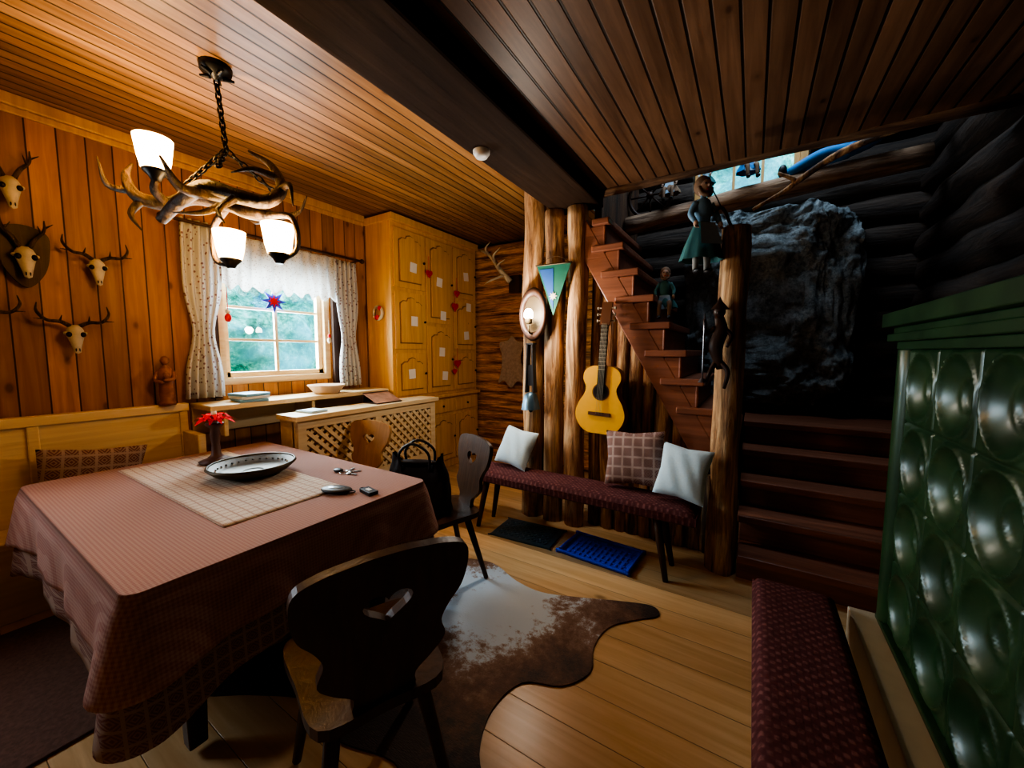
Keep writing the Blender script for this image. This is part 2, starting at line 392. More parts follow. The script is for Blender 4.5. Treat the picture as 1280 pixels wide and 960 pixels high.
# ------------------------------------------------------------ posts, guitar wall
def post(name,x,y,r,z1,mat,z0=0,rough=.15):
    m=M(); n=8
    pts=[(x+noise.noise(Vector((x*5,i*.7,1)))*.02,y+noise.noise(Vector((x*5,i*.7,5)))*.02,z0+(z1-z0)*i/n) for i in range(n+1)]
    pts[0]=(x,y,z0)
    m.tube(pts,[r*1.05,r,r*.95],0,16,4,rough=rough); return m.make(name,mat)
post('timber_post',-1.68,3.06,.095,2.995,LOGZ)
post('timber_post',-1.47,3.05,.085,2.685,LOGZ)
post('timber_post',-1.27,3.06,.085,2.685,LOGZ)
post('newel_post',-.13,2.93,.088,2.3,LOGZ)
m=M(); x=-1.17
ks=(2.55-.85)/(1.2-.22)
while x<-.2:
    r=random.uniform(.05,.085); x+=r*.85
    if x>-.2: break
    top=2.30-(x+1.2)*ks
    m.tube([(x,3.17,0),(x+random.uniform(-.01,.01),3.17,top/2),(x,3.17,top)],[r*1.05,r,r*.95],0,12,6,rough=.25)
    x+=r*.85
m.make('wall_guitar',LOGZD)

# ------------------------------------------------------------ stairs
m=M()
ang=math.atan2(1.72,.98)
L=math.hypot(1.72,.98)
for yy in (3.055,4.05): m.box((-.77,yy,1.66),(L+.1,.045,.17),0,(0,ang,0))
for i in range(8):
    z=1.10+i*.207; xr=-.20-i*.118
    m.bb(max(xr-.26,-1.13),xr+.035,3.0,4.05,z-.05,z)
    m.bb(xr-.02,xr,3.03,4.05,z-.207,z-.05)
    m.bb(xr-.12,xr-.005,3.035,3.075,z-.23,z-.05)
low=[(2.87,.17),(3.09,.36),(3.31,.55),(3.53,.74),(3.75,.93)]
for i,(y,z) in enumerate(low):
    y2=y+.3 if i<4 else BY-.1
    m.bb(-.04 if i else -.03,RX-.12,y-.04,y2,z-.05,z)
    m.bb(-.03,RX-.12,y,y+.022,(low[i-1][1] if i else 0),z-.05)
m.bb(-.24,-.05,3.1,4.1,.89,.93)
m.make('staircase',STAIR,bevel=.008)
def bf(u,v):
    a=u*2*math.pi; b=(v-.5)*math.pi
    d=Vector((math.cos(b)*math.cos(a),math.cos(b)*math.sin(a),math.sin(b)))
    px=lambda t:math.copysign(abs(t)**.5,t)
    s=1+.16*noise.fractal(d*1.6+Vector((3,1,2)),1,2,6)
    x,y,z=.06+.62*px(d.x)*s,4.36+.18*px(d.y)*s,1.93+.93*px(d.z)*s
    n=noise.fractal(Vector((x*4,z*4,1)),.7,2,8)
    return (x+.02*noise.noise(Vector((z*8,y*8,x))),y+.10*n,max(z,.95))
M().grid(bf,240,160).make('boulder',ROCK)  # natural boulder at the back of the stairs, not a built wall
m=M(); m.tube([(-1.12,3.95,2.74),(-.5,3.97,2.80),(.3,3.93,2.84),(1.0,3.95,2.88)],[.085,.08,.075],0,14,6,rough=.3); m.make('upper_floor_log',logm('log_light_x','X',(.50,.34,.22),(.30,.18,.11),(.08,.045,.026)))
m=M()
m.tube([(.2,3.55,2.72),(.45,3.5,2.85),(.8,3.4,2.9)],[.02,.025,.015],0,8,rough=.3)
m.tube([(-.05,3.6,2.6),(.2,3.55,2.72),(.1,3.5,2.8)],[.012,.018,.01],0,8,rough=.3)
m.make('driftwood_branch',LOGZD)

# ------------------------------------------------------------ left wall furniture
m=M()
m.bb(WX+.02,WX+.07,-1.2,1.15,.12,1.06)
m.bb(WX+.01,WX+.09,-1.22,1.17,1.05,1.11)
for y in (-1.2,-.4,.38,1.11): m.bb(WX+.07,WX+.085,y,y+.05,.5,1.05)
m.bb(WX+.07,WX+.36,-1.2,1.15,.42,.46); m.bb(WX+.30,WX+.33,-1.15,1.1,.0,.42)
m.bb(WX+.03,WX+.36,1.12,1.17,0,.9)
m.make('corner_bench',PALE,bevel=.006)
def pillow(name,loc,rot,w,h,t,mats,p=2.6):
    m=M()
    for sgn in (1,-1):
        def fn(u,v,sgn=sgn):
            x=2*u-1;y=2*v-1
            e=max(0,(1-abs(x)**p))*max(0,(1-abs(y)**p))
            pin=1-.10*(1-abs(y))*abs(x)**3; pin2=1-.10*(1-abs(x))*abs(y)**3
            return (x*w/2*pin,y*h/2*pin2,sgn*(t/2*e**.45)+.004*math.sin(x*9+y*5)*e)
        m.grid(fn,22,22,0)
    return m.make(name,mats,loc,rot)
pillow('throw_pillow',(WX+.17,.62,.70),(R(90),R(8),R(90)),.5,.38,.1,FOLKP)
# window shelf
m=M(); m.bb(WX+.01,WX+.38,1.2,2.84,1.06,1.10); 
for y in (1.3,2.0,2.75): m.bb(WX+.03,WX+.33,y,y+.03,.85,1.06)
m.bb(WX+.01,WX+.04,1.2,2.84,.85,1.06)
m.make('window_shelf',PALE,bevel=.005)
# lattice counter
m=M(); x0,x1,y0,y1,zt=-3.24,-2.98,1.62,3.15,1.0
m.bb(x0,x1+.03,y0-.03,y1+.03,zt-.04,zt)
m.bb(x1-.03,x1,y0,y1,zt-.11,zt-.04); m.bb(x1-.03,x1,y0,y1,0.05,.40)
for y in (y0,(y0+y1)/2-.035,y1-.07): m.bb(x1-.03,x1,y,y+.07,.4,zt-.11)
for (a,b) in ((y0+.07,(y0+y1)/2-.035),((y0+y1)/2+.035,y1-.07)):
    w=b-a; zb,zz=.4,zt-.11; h=zz-zb; k=.085
    q=-h
    while q<w:
        for s in (1,-1):
            ya,za=q,0; yb,zb2=q+h,h
            if ya<0: za=-ya; ya=0
            if yb>w: zb2=h-(yb-w); yb=w
            if yb-ya>.01:
                if s==1: p0=(a+ya,zb+za); p1=(a+yb,zb+zb2)
                else: p0=(b-ya,zb+za); p1=(b-yb,zb+zb2)
                ln=math.hypot(p1[0]-p0[0],p1[1]-p0[1]); an=math.atan2(p1[1]-p0[1],p1[0]-p0[0])
                m.box((x1-.012-.006*s,(p0[0]+p1[0])/2,(p0[1]+p1[1])/2),(.008,ln,.03),0,(an,0,0))
        q+=k
m.bb(x1-.08,x1-.06,y0,y1,.1,zt-.05,1)
m.bb(x0,x1-.03,y0,y0+.025,.05,zt-.035); m.bb(x0,x1-.03,y1-.025,y1,.05,zt-.035)
m.make('lattice_counter',[PALE,CHAIRW],bevel=.002)
# cabinet
m=M(); fx=-3.32
m.bb(WX+.01,fx,2.88,BY-.12,0,.95); m.bb(WX+.01,fx-.02,2.88,BY-.12,.95,2.96)
m.bb(WX+.01,fx+.05,2.86,BY-.12,.93,.97); m.bb(WX+.01,fx+.03,2.86,BY-.12,2.90,2.975)
def door(ya,yb,za,zb,x,knob=True):
    m.bb(x,x+.02,ya+.012,yb-.012,za+.012,zb-.012)
    i=.075
    w=(yb-ya)-2*i; h=(zb-za)-2*i
    if h>.15:
        def pp(e): return [(-w/2+e,-h/2+e),(w/2-e,-h/2+e),(w/2-e,h/2-.06-e),(w/2-.05,h/2-.03-e),(w*.2,h/2-.03-e),(w*.15,h/2-e),(0,h/2+.015-e),(-w*.15,h/2-e),(-w*.2,h/2-.03-e),(-w/2+.05,h/2-.03-e),(-w/2+e,h/2-.06-e)]
        def T(o): return Matrix(((0,0,1,x+o),(1,0,0,(ya+yb)/2),(0,1,0,(za+zb)/2),(0,0,0,1)))
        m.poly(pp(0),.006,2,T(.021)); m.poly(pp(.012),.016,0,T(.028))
    if knob: m.ell((x+.035,yb-.035 if h>.15 else (ya+yb)/2,(za+zb)/2),(.014,.014,.014),1)
c0=2.90; cw=(BY-.14-2.90)/3
for k in (0,1,2):
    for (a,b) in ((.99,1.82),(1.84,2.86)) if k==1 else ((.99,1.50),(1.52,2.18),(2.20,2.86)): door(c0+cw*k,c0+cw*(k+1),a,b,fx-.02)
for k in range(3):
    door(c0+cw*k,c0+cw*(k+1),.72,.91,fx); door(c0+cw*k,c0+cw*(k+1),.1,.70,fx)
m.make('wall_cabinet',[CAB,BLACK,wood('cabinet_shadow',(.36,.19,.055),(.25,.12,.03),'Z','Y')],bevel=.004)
m=M(); xs=fx+.022
for (k,z,dy) in ((0,2.45,.03),(0,1.85,.03),(0,1.25,-.02),(1,2.35,-.03),(1,1.95,.03),(1,1.5,0),(2,2.5,0),(2,2.1,.05),(2,1.72,0),(1,1.2,.05)):
    m.box((xs,c0+cw*(k+.5)+dy,z),(.003,.10,.11),0,(R(random.uniform(-8,8)),0,0))
m.make('paper_notes',PAPER)
heart=[]
for i in range(28):
    a=2*math.pi*i/28
    heart.append((16*math.sin(a)**3/16,(13*math.cos(a)-5*math.cos(2*a)-2*math.cos(3*a)-math.cos(4*a))/16))
def hT(x,y,z,s): return Matrix(((0,0,1,x),(s,0,0,y),(0,s,0,z),(0,0,0,1)))
m=M()
for (y,z,s) in ((3.40,2.42,.05),(3.90,2.25,.05),(3.86,2.08,.06),(3.9,1.35,.06),(3.84,1.25,.04)):
    m.poly(heart,.015,0,hT(fx+.045,y,z,s)); m.tube([(fx+.04,y,z),(fx+.04,y,z+.2)],.003,0,5)
m.make('heart_ornaments',RED)
m=M(); m.ring((0,0,0),.07,.018,0); m.ell((0,-.05,.01),(.03,.03,.03),1); m.ell((0.04,.05,.01),(.025,.025,.02),1)
m.make('door_wreath',[BONE,RED],(-3.53,2.855,1.93),(R(90),0,0))
m=M(); 
for i,c in enumerate((0,1,0)): m.box((0,0,.012+i*.022),(.26-.02*i,.2,.02),c,(0,0,R(10*i-8)))
m.make('book_stack',[plain('book_blue',(.2,.42,.62),.5),WHITE],(-3.5,1.52,1.10),bevel=.002)
m=M(); m.lathe([(.001,.0),(.10,0),(.12,.02),(.165,.075),(.17,.085),(.16,.085),(.115,.03),(.001,.02)]); m.make('ceramic_bowl',plain('ceramic_beige',(.66,.47,.33),.4),(-3.50,2.20,1.10))
m=M(); m.box((0,0,.05),(.22,.30,.008),0,(R(0),R(22),0)); m.box((.0,0,.006),(.22,.3,.012),1); m.box((-.1,0,.05),(.01,.3,.1),1); m.make('magazine',[plain('mag_cover',(.35,.2,.15),.3,var=.8,scale=15),DARKW],(-3.12,2.55,1.0))
m=M(); m.box((0,0,.008),(.2,.15,.012)); m.box((0.01,0,.017),(.17,.13,.004)); m.make('notebook',plain('paper_blue',(.45,.6,.7),.5),(-3.12,1.82,1.0),(0,0,.1))
m=M(); m.lathe([(.001,0),(.06,0),(.06,.03),(.045,.035),(.055,.1),(.05,.2),(.062,.27),(.04,.32),(.018,.34),(.018,.35)],0,16,sy=.8)
m.ell((0,0,.385),(.032,.034,.04)); m.tube([(.05,0,.29),(.06,-.04,.23),(.0,-.07,.22)],[.018,.014]); m.tube([(-.05,0,.29),(-.06,-.04,.22),(.0,-.07,.2)],[.018,.014]); m.ell((.02,-.07,.26),(.02,.02,.028))
m.make('carved_figurine',STAIR,(WX+.1,1.04,1.11),(0,0,R(60)),scale=.85)
m=M(); m.lathe([(.001,0),(.09,0),(.095,.012),(.05,.03),(.028,.05),(.022,.12),(.03,.18),(.024,.22),(.05,.245),(.05,.255),(.001,.255)],0)
m.lathe([(.001,.255),(.015,.255),(.015,.33),(.001,.332)],1)
for lay,(zz,dd) in enumerate(((.262,1.0),(.285,.75))):
    for i in range(11):
        a=i*2*math.pi/11+lay*.3; d=(.14 if i%2 else .11)*dd
        m.add([(0,0,zz),(math.cos(a-.3)*d*.6,math.sin(a-.3)*d*.6,zz+.03),(math.cos(a)*d,math.sin(a)*d,zz-.005),(math.cos(a+.3)*d*.6,math.sin(a+.3)*d*.6,zz+.03)],[(0,1,2,3)],2,True)
m.make('candle_holder',[plain('turned_wood',(.13,.065,.05),.5),PAPER,POINS],(-2.93,1.06,.788))

# curtains
def curt(name,ya,yb,za,zb,mat,waves,amp,xf,profile=None,scallop=0):
    m=M()
    def fn(u,v):
        z=zb+(za-zb)*v; c=(ya+yb)/2; wd=(yb-ya)/2
        k=1;sh=0
        if profile: k,sh=profile(v)
        y=c+sh+(2*u-1)*wd*k
        x=xf+amp*math.sin(u*waves*2*math.pi)*(.6+.4*v)+.008*math.sin(u*31+v*6)
        if scallop: z-=scallop*v*(.5-.5*math.cos(u*2*math.pi*9))
        return (x,y,z)
    m.grid(fn,waves*12,20); return m.make(name,mat,solid=.003)
def pl(v): return (1-.45*math.exp(-((v-.62)/.16)**2), -.03*v)
def pr(v): return (1-.35*math.exp(-((v-.6)/.16)**2), .03*v)
curt('curtain_left',1.18,1.44,1.14,2.50,CURT,5,.028,WX+.10,pl)
curt('curtain_right',2.42,2.68,1.14,2.44,CURT,5,.026,WX+.10,pr)
def vp(v): return (1,0)
curt('lace_valance',1.44,2.5,2.06,2.46,LACE,12,.014,WX+.075,vp,scallop=.05)
m=M(); m.tube([(WX+.14,1.08,2.47),(WX+.14,2.72,2.47)],.012); m.ell((WX+.14,1.07,2.47),(.025,.025,.025)); m.ell((WX+.14,2.73,2.47),(.025,.025,.025))
for y in (1.12,2.70): m.tube([(WX,y,2.47),(WX+.14,y,2.47)],.008)
m.make('curtain_rod',DARKW)
st=[]
for i in range(16):
    a=math.pi*i/8; q=.11 if i%2==0 else .05; st.append((q*math.sin(a),q*math.cos(a)))
m=M(); m.poly(st,.006,0,hT(0,0,0,1)); st2=[(a*.5,b*.5) for a,b in st]; m.poly(st2,.008,1,hT(.003,0,0,1)); m.tube([(0,0,.08),(0,0,.25)],.002,0,4)
m.make('window_star',[plain('star_blue',(.03,.05,.6),.5),RED],(WX+.03,1.86,1.96))
m=M(); m.ell((0,0,0),(.025,.025,.035)); m.ell((0,0,.05),(.018,.018,.02),1); m.tube([(0,0,.06),(0,0,.25)],.003)
m.make('window_ornament',[RED,BONE],(WX+.08,1.47,1.78))
m=M(); m.ell((0,0,0),(.02,.02,.03)); m.ell((0,0,.045),(.015,.015,.02),1); m.tube([(0,0,.06),(0,0,.2)],.003)
m.make('window_ornament',[BONE,RED],(WX+.06,2.37,1.62))

def trophy(y,z,s,kind,plaque=False):
    m=M()
    if plaque: 
        m.poly(smooth_loop([(-.1,.16),(0,.2),(.1,.16),(.11,.05),(.08,-.1),(0,-.2),(-.08,-.1),(-.11,.05)]),.02,3,Matrix(((1,0,0,0),(0,0,-1,.0),(0,1,0,0),(0,0,0,1))))
    m.lathe([(.001,.06),(.03,.055),(.045,.02),(.046,-.01),(.036,-.05),(.024,-.1),(.017,-.14),(.001,-.15)][::-1],0,16,TR((0,-.035,0),(R(-12),0,0)),sy=.75)
    for sx in (-1,1):
        m.ell((sx*.034,-.062,-.01),(.015,.014,.018),1)
        m.ell((sx*.047,-.04,.0),(.012,.02,.012),0)
        m.ell((sx*.008,-.068,-.12),(.005,.008,.018),1)
        if kind=='roe':
            m.tube([(sx*.02,-.03,.05),(sx*.045,-.04,.11),(sx*.085,-.05,.17),(sx*.09,-.05,.24)],[.013,.011,.008,.003],2,8,rough=.4)
            m.tube([(sx*.075,-.045,.15),(sx*.055,-.09,.19)],[.008,.002],2,6)
            m.tube([(sx*.088,-.05,.19),(sx*.13,-.03,.23)],[.007,.002],2,6)
        else:
            m.tube([(sx*.02,-.03,.05),(sx*.07,-.05,.08),(sx*.13,-.07,.085),(sx*.17,-.06,.14),(sx*.165,-.05,.20)],[.014,.012,.01,.008,.003],2,8,rough=.4)
            m.tube([(sx*.07,-.05,.08),(sx*.065,-.1,.12)],[.008,.002],2,6)
            m.tube([(sx*.14,-.07,.09),(sx*.19,-.09,.09)],[.007,.002],2,6)
    m.tube([(0,0,.04),(0,-.01,-.1)],[.02,.015],0,8)
    m.make('skull_trophy',[BONE,BLACK,HORN,DARKW],(WX+.028,y,z),(0,0,R(90)),scale=s)
trophy(.45,2.07,.92,'roe',True); trophy(.745,2.06,.86,'wide'); trophy(.62,1.62,.90,'wide'); trophy(.42,2.46,.92,'roe'); trophy(.26,1.66,.86,'wide')
m=M()
m.tube([(-3.15,4.25,2.86),(-2.95,4.2,2.74),(-2.8,4.18,2.56),(-2.68,4.25,2.4)],[.014,.024,.032,.038],0,10,rough=.2)
for (a,b) in (((-3.0,4.2,2.78),(-2.85,4.05,2.88)),((-2.88,4.19,2.66),(-2.68,4.02,2.78)),((-2.8,4.18,2.56),(-2.6,4.0,2.62)),((-2.74,4.2,2.48),(-2.95,4.05,2.36))):
    m.tube([a,((a[0]+b[0])/2,b[1],(a[2]+b[2])/2-.02),b],[.02,.014,.003],0,8)
m.box((-2.66,4.34,2.38),(.16,.06,.22),1)
m.make('stag_antler',[BONE,DARKW])
m=M(); m.poly(smooth_loop([(-.2,.3),(-.05,.34),(.02,.4),(.1,.33),(.22,.3),(.17,.1),(.2,-.1),(.24,-.3),(.12,-.26),(0,-.36),(-.12,-.26),(-.22,-.3),(-.17,-.1),(-.16,.1)]),.02,0,Matrix(((1,0,0,0),(0,0,-1,0),(0,1,0,0),(0,0,0,1))))
m.make('fur_pelt',plain('pelt',(.34,.26,.21),.9,scale=30,var=.6,bs=.8),(-2.72,4.33,1.35),scale=.9)

# ------------------------------------------------------------ dining table
TZ=.78
tx0,tx1,ty0,ty1=-3.3,-1.52,.30,1.53
m=M(); m.bb(tx0+.03,tx1-.03,ty0+.03,ty1-.03,TZ-.04,TZ-.004); m.bb(tx0+.15,tx1-.15,ty0+.15,ty1-.15,TZ-.14,TZ-.04)
for x in (tx0+.2,tx1-.2):
    for y in (ty0+.2,ty1-.2): m.box((x,y,(TZ-.07)/2+.015),(.09,.09,TZ-.1),0,taper=.65)
m.make('dining_table',DKCHAIR,bevel=.006)
def skirt(drop,off,seed,rippl):
    m=M(); r=.05+off; per=[]
    x0,x1,y0,y1=tx0-off,tx1+off,ty0-off,ty1+off
    def arc(cx,cy,a0):
        for i in range(9): a=a0+i*math.pi/16; per.append((cx+r*math.cos(a),cy+r*math.sin(a),math.cos(a),math.sin(a)))
    def line(p,q,n,nx,ny):
        for i in range(1,n): per.append((p[0]+(q[0]-p[0])*i/n,p[1]+(q[1]-p[1])*i/n,nx,ny))
    arc(x1-r,y0+r,-math.pi/2); line((x1,y0+r),(x1,y1-r),60,1,0)
    arc(x1-r,y1-r,0); line((x1-r,y1),(x0+r,y1),80,0,1)
    arc(x0+r,y1-r,math.pi/2); line((x0,y1-r),(x0,y0+r),60,-1,0)
    arc(x0+r,y0+r,math.pi); line((x0+r,y0),(x1-r,y0),80,0,-1)
    n=len(per); rows=12; vs=[];fs=[]
    def corner(x,y):
        return min(math.hypot(x-a,y-b) for a in (x0,x1) for b in (y0,y1))
    for j in range(rows+1):
        t=j/rows
        for i,(x,y,nx,ny) in enumerate(per):
            cd=corner(x,y); k=math.exp(-(cd/.22)**2)
            s=i/n*2*math.pi
            w=rippl*t*(math.sin(s*13+seed)+.5*math.sin(s*24+seed*2))
            out=.012*math.sin(min(1,t*5)*math.pi/2)+t*(.015+.05*k)+w
            if nx<-.5: out=min(out,.02)
            vs.append((x+nx*out,y+ny*out,TZ+.003-drop*t*(1+.22*k)-.01*(t>0)))
    for j in range(rows):
        for i in range(n):
            i2=(i+1)%n; fs.append((j*n+i,j*n+i2,(j+1)*n+i2,(j+1)*n+i))
    return m,vs,fs,n
m,vs,fs,n=skirt(.23,0,1.0,.010)
m.add(vs,fs+[tuple(range(n))],0,True)
m2,vs2,fs2,n2=skirt(.36,-.008,1.0,.009)
m.add([(x,y,z-.006) for x,y,z in vs2],fs2,1,True)
ob=m.make('tablecloth',[TCLOTH,UNDER],solid=.002)
ob.data.polygons[len(fs)].use_smooth=False
m=M(); m.grid(lambda u,v:(-3.22+1.42*u,.66+.56*v,TZ+.0055+.0012*math.sin(u*40)*math.sin(v*20)),40,20); m.make('table_runner',RUNNER,solid=.001)
m=M(); m.lathe([(.001,.012),(.12,.012),(.16,.025),(.205,.06),(.222,.062),(.225,.056),(.185,.02),(.14,0),(.001,0)][::-1],0,40)
m.ring((0,0,.061),.216,.007,0,seg=40); m.lathe([(.05,.014),(.055,.018),(.06,.014)],0,30)
for i in range(30): a=i*math.pi/15; m.ell((.178*math.cos(a),.178*math.sin(a),.040),(.006,.006,.005),0,8)
m.make('brass_bowl',BRASS,(-2.47,1.07,TZ+.009))
m=M(); m.ring((0,0,.004),.022,.002); 
for a in (10,60,110): m.box((.05*math.cos(R(a)),.05*math.sin(R(a)),.004),(.055,.012,.003),0,(0,0,R(a))); m.ell((.03*math.cos(R(a)),.03*math.sin(R(a)),.004),(.013,.013,.003))
m.ell((-.05,.0,.008),(.03,.02,.008),1); m.make('key_bunch',[plain('steel',(.4,.4,.4),.3,metal=1),BLACKL],(-2.02,1.36,TZ+.004),scale=1.2)
m=M(); m.ell((0,0,.014),(.085,.05,.014),0,24); m.ell((0,0,.024),(.05,.028,.006),1); m.ring((.085,0,.008),.018,.003)
m.make('sunglasses_case',[BLACKL,plain('gray_blue',(.12,.16,.2),.25)],(-1.78,1.15,TZ+.004),(0,0,R(20)))
m=M(); m.box((0,0,.009),(.10,.05,.016)); m.box((0,0,.018),(.04,.02,.003),1); m.ring((-.065,0,.008),.014,.002); m.make('car_key',[BLACKL,WHITE],(-1.63,1.23,TZ+.004),(0,0,R(-10)),bevel=.005)

def chair(loc,rz,mat,name='dining_chair',s=1.0):
    m=M()
    seat=smooth_loop([(-.17,-.19),(0,-.2),(.17,-.19),(.205,0),(.225,.17),(.17,.22),(0,.225),(-.17,.22),(-.225,.17),(-.205,0)])
    m.poly(seat,.032,0,TR((0,0,.44)))
    m.box((0,.02,.415),(.26,.05,.03)); m.box((0,-.1,.415),(.26,.05,.03)); m.box((0,.12,.415),(.26,.05,.03))
    for sx in (-1,1):
        m.tube([(sx*.14,.14,.43),(sx*.2,.22,0)],[.024,.015],0,8,2); m.tube([(sx*.12,-.12,.43),(sx*.19,-.23,0)],[.024,.015],0,8,2)
    half=[(.075,0),(.085,.06),(.13,.10),(.17,.15),(.155,.21),(.175,.26),(.21,.31),(.225,.38),(.215,.44),(.16,.465),(.09,.475),(.04,.48)]
    outl=smooth_loop([(x,y) for x,y in half]+[(-x,y) for x,y in half[::-1]],4)
    hs=[(x*.065,.325+y*.052) for x,y in heart]
    T=TR((0,-.175,.445),(R(90+11),0,0))
    m.poly(outl,.026,0,T,holes=[hs])
    return m.make(name,mat,loc,(0,0,rz),bevel=.006,scale=s)
chair((-1.05,.77,.012),R(66),DKCHAIR,s=1.05)
chair((-2.72,1.86,.0),R(186),CHAIRW)
chair((-1.70,1.84,.012),R(155),DKCHAIR)
m=M()
def bag(u,v):
    a=u*2*math.pi; px=lambda t,p:math.copysign(abs(t)**p,t)
    w=.19*(1-.25*v*v); d=.09*(1-.65*v)
    q=.014*noise.noise(Vector((math.cos(a)*3,math.sin(a)*3,v*4)))
    z=.30*v+(.04*math.cos(2*a)*v)
    return (px(math.cos(a),.6)*(w+q),px(math.sin(a),.6)*(d+q),z)
m.grid(bag,48,14); m.ell((0,0,.005),(.17,.08,.015)); m.ell((0,0,.285),(.13,.03,.012))
for s in (-1,1): m.tube([(-.08,s*.04,.24),(-.095,s*.05,.34),(-.02,s*.05,.40),(.075,s*.05,.35),(.08,s*.04,.24)],.008,0,8)
m.make('handbag',BLACKL,(-1.80,1.74,.475),(0,0,R(25)),scale=1.12)

# ------------------------------------------------------------ chandelier
cx,cy=-2.47,1.0
Rv=Vector((.848,.53,0)); Fv=Vector((-.53,.848,0))
def P(u,v,f=0):
    return tuple(Vector((cx,cy,0))+Rv*u+Fv*f+Vector((0,0,v)))
m=M()
m.lathe([(.001,3.0),(.075,3.0),(.07,2.97),(.03,2.955),(.012,2.93),(.001,2.93)][::-1],1,20,TR((cx,cy,0)))
for k in range(5):
    a=k*1.26; m.tube([(cx+.03*math.cos(a),cy+.03*math.sin(a),2.95),(cx+.08*math.cos(a),cy+.08*math.sin(a),2.955)],[.012,.006],1,6)
def chain(a,b):
    a=Vector(a);b=Vector(b); d=b-a; n=max(2,int(d.length/.036)); 
    rot=d.to_track_quat('Z','X').to_matrix().to_4x4()
    for i in range(n):
        p=a+d*((i+.5)/n)
        T=Matrix.Translation(p)@rot@TR(rot=(0,0,R(90)*(i%2)))@TR(rot=(R(90),0,0))
        m.ring((0,0,0),.017,.0055,1,T,sx=.75,sy=1.45,seg=14,rs=6)
hub=P(.03,2.58)
chain((cx,cy,2.94),hub)
chain(hub,P(-.2,2.40,.0)); chain(hub,P(.22,2.40,.12)); chain(hub,P(.10,2.42,-.16))
m.ring(hub,.02,.006,1,rot=(R(90),0,0))
def ant(pts,r,tines=()):
    m.tube([P(*p) for p in pts],[q*1.12 for q in r],0,12,6,rough=.15)
    for t in tines: m.tube([P(*p) for p in t],[.022,.014,.003],0,8,5)
ant([(-.46,2.50,-.02),(-.47,2.42,-.05),(-.42,2.32,-.05),(-.31,2.30,0),(-.18,2.34,.02),(0,2.31,.02),(.12,2.26,.0),(.24,2.24,.02)],[.006,.018,.028,.032,.034,.034,.03,.026],
    [[(-.44,2.35,-.05),(-.52,2.36,-.1),(-.52,2.48,-.14)],[(-.40,2.31,-.04),(-.43,2.22,-.08),(-.36,2.13,-.1)],[(-.2,2.34,.0),(-.22,2.42,-.1),(-.30,2.48,-.12)],[(0,2.31,.02),(-.04,2.22,-.1),(-.14,2.20,-.16)]])
ant([(.12,2.60,.05),(.24,2.52,.05),(.32,2.38,.0),(.27,2.29,-.06),(.15,2.30,-.1),(0,2.34,-.12),(-.15,2.28,-.1),(-.30,2.20,-.05)],[.006,.018,.026,.032,.034,.032,.028,.022],
    [[(.30,2.36,0),(.39,2.38,-.05),(.42,2.26,-.08)],[(.28,2.45,.03),(.20,2.46,-.05),(.12,2.42,-.1)],[(.15,2.30,-.1),(.12,2.20,-.2),(.18,2.12,-.25)]])
ant([(-.1,2.46,.35),(.02,2.38,.38),(.12,2.31,.28),(.12,2.30,.1),(.05,2.32,-.05),(-.05,2.30,-.2),(-.02,2.38,-.35)],[.006,.02,.028,.032,.032,.02,.005],
    [[(.12,2.31,.25),(.24,2.36,.3),(.3,2.46,.3)],[(.02,2.37,.37),(-.1,2.34,.42),(-.18,2.40,.42)]])
shades=[(-.25,2.42,-.12),(-.05,2.03,.10),(.30,2.03,-.02)]
for (u,v,f) in shades:
    c=P(u,v,f); m.lathe([(.001,-.05),(.02,-.05),(.03,-.03),(.05,-.01),(.055,.0),(.001,.0)],1,18,TR(c))
m.tube([P(-.30,2.30,0),P(-.28,2.33,-.1),P(-.25,2.38,-.12)],[.024,.015],0,8)
m.tube([P(-.02,2.30,.05),P(-.14,2.2,.10),P(-.14,2.03,.10),P(-.05,1.99,.10)],[.02,.014,.010],0,8)
m.tube([P(.24,2.24,.0),P(.38,2.22,-.02),P(.40,2.06,-.02),P(.30,1.99,-.02)],[.02,.014,.010],0,8)
par=m.make('antler_chandelier',[HORN,BLACK])
for (u,v,f) in shades:
    c=P(u,v,f)
    s=M(); s.lathe([(.055,0),(.066,.05),(.080,.155),(.077,.155),(.063,.05),(.052,0.004)],0,28)
    o=s.make('lamp_shade',OPAL,c); o.parent=par
    ld=bpy.data.lights.new('bulb','POINT'); ld.energy=25; ld.color=(1,.72,.42); ld.shadow_soft_size=.035
    lo=bpy.data.objects.new('bulb',ld); COL.objects.link(lo); lo.location=(c[0],c[1],c[2]+.085); lo.parent=par
m=M(); m.lathe([(.001,-.045),(.04,-.045),(.05,-.03),(.058,-.02),(.06,0)],0,28); m.make('smoke_detector',WHITE,(-1.42,1.93,2.69),scale=.85)

# ------------------------------------------------------------ bench by the posts
def bench(x0,x1,y0,y1,z):
    m=M(); 
    m.bb(x0+.01,x1-.01,y0+.01,y1-.01,z-.095,z-.065)
    def top(u,v):
        e=(1-abs(2*u-1)**16)*(1-abs(2*v-1)**8)
        return (x0+(x1-x0)*u,y0+(y1-y0)*v,z-.045+.045*e**.4)
    m.grid(top,60,16,1)
    for (ya) in (y0,y1): m.bb(x0,x1,ya-.002,ya+.002,z-.085,z-.035,1)
    m.bb(x0-.002,x0+.002,y0,y1,z-.085,z-.035,1); m.bb(x1-.002,x1+.002,y0,y1,z-.085,z-.035,1)
    for x,dx in ((x0+.25,-.08),(x1-.25,.08)):
        for y,dy in ((y0+.07,-.03),(y1-.07,.02)):
            m.tube([(x,y,z-.07),(x+dx,y+dy,0)],[.03,.018],0,8,2)
    return m
bench(-2.12,-.25,2.53,2.85,.51).make('upholstered_bench',[DKCHAIR,MAROON])
pillow('throw_pillow',(-1.70,2.79,.68),(R(62),R(6),R(-8)),.34,.34,.13,WHITEC)
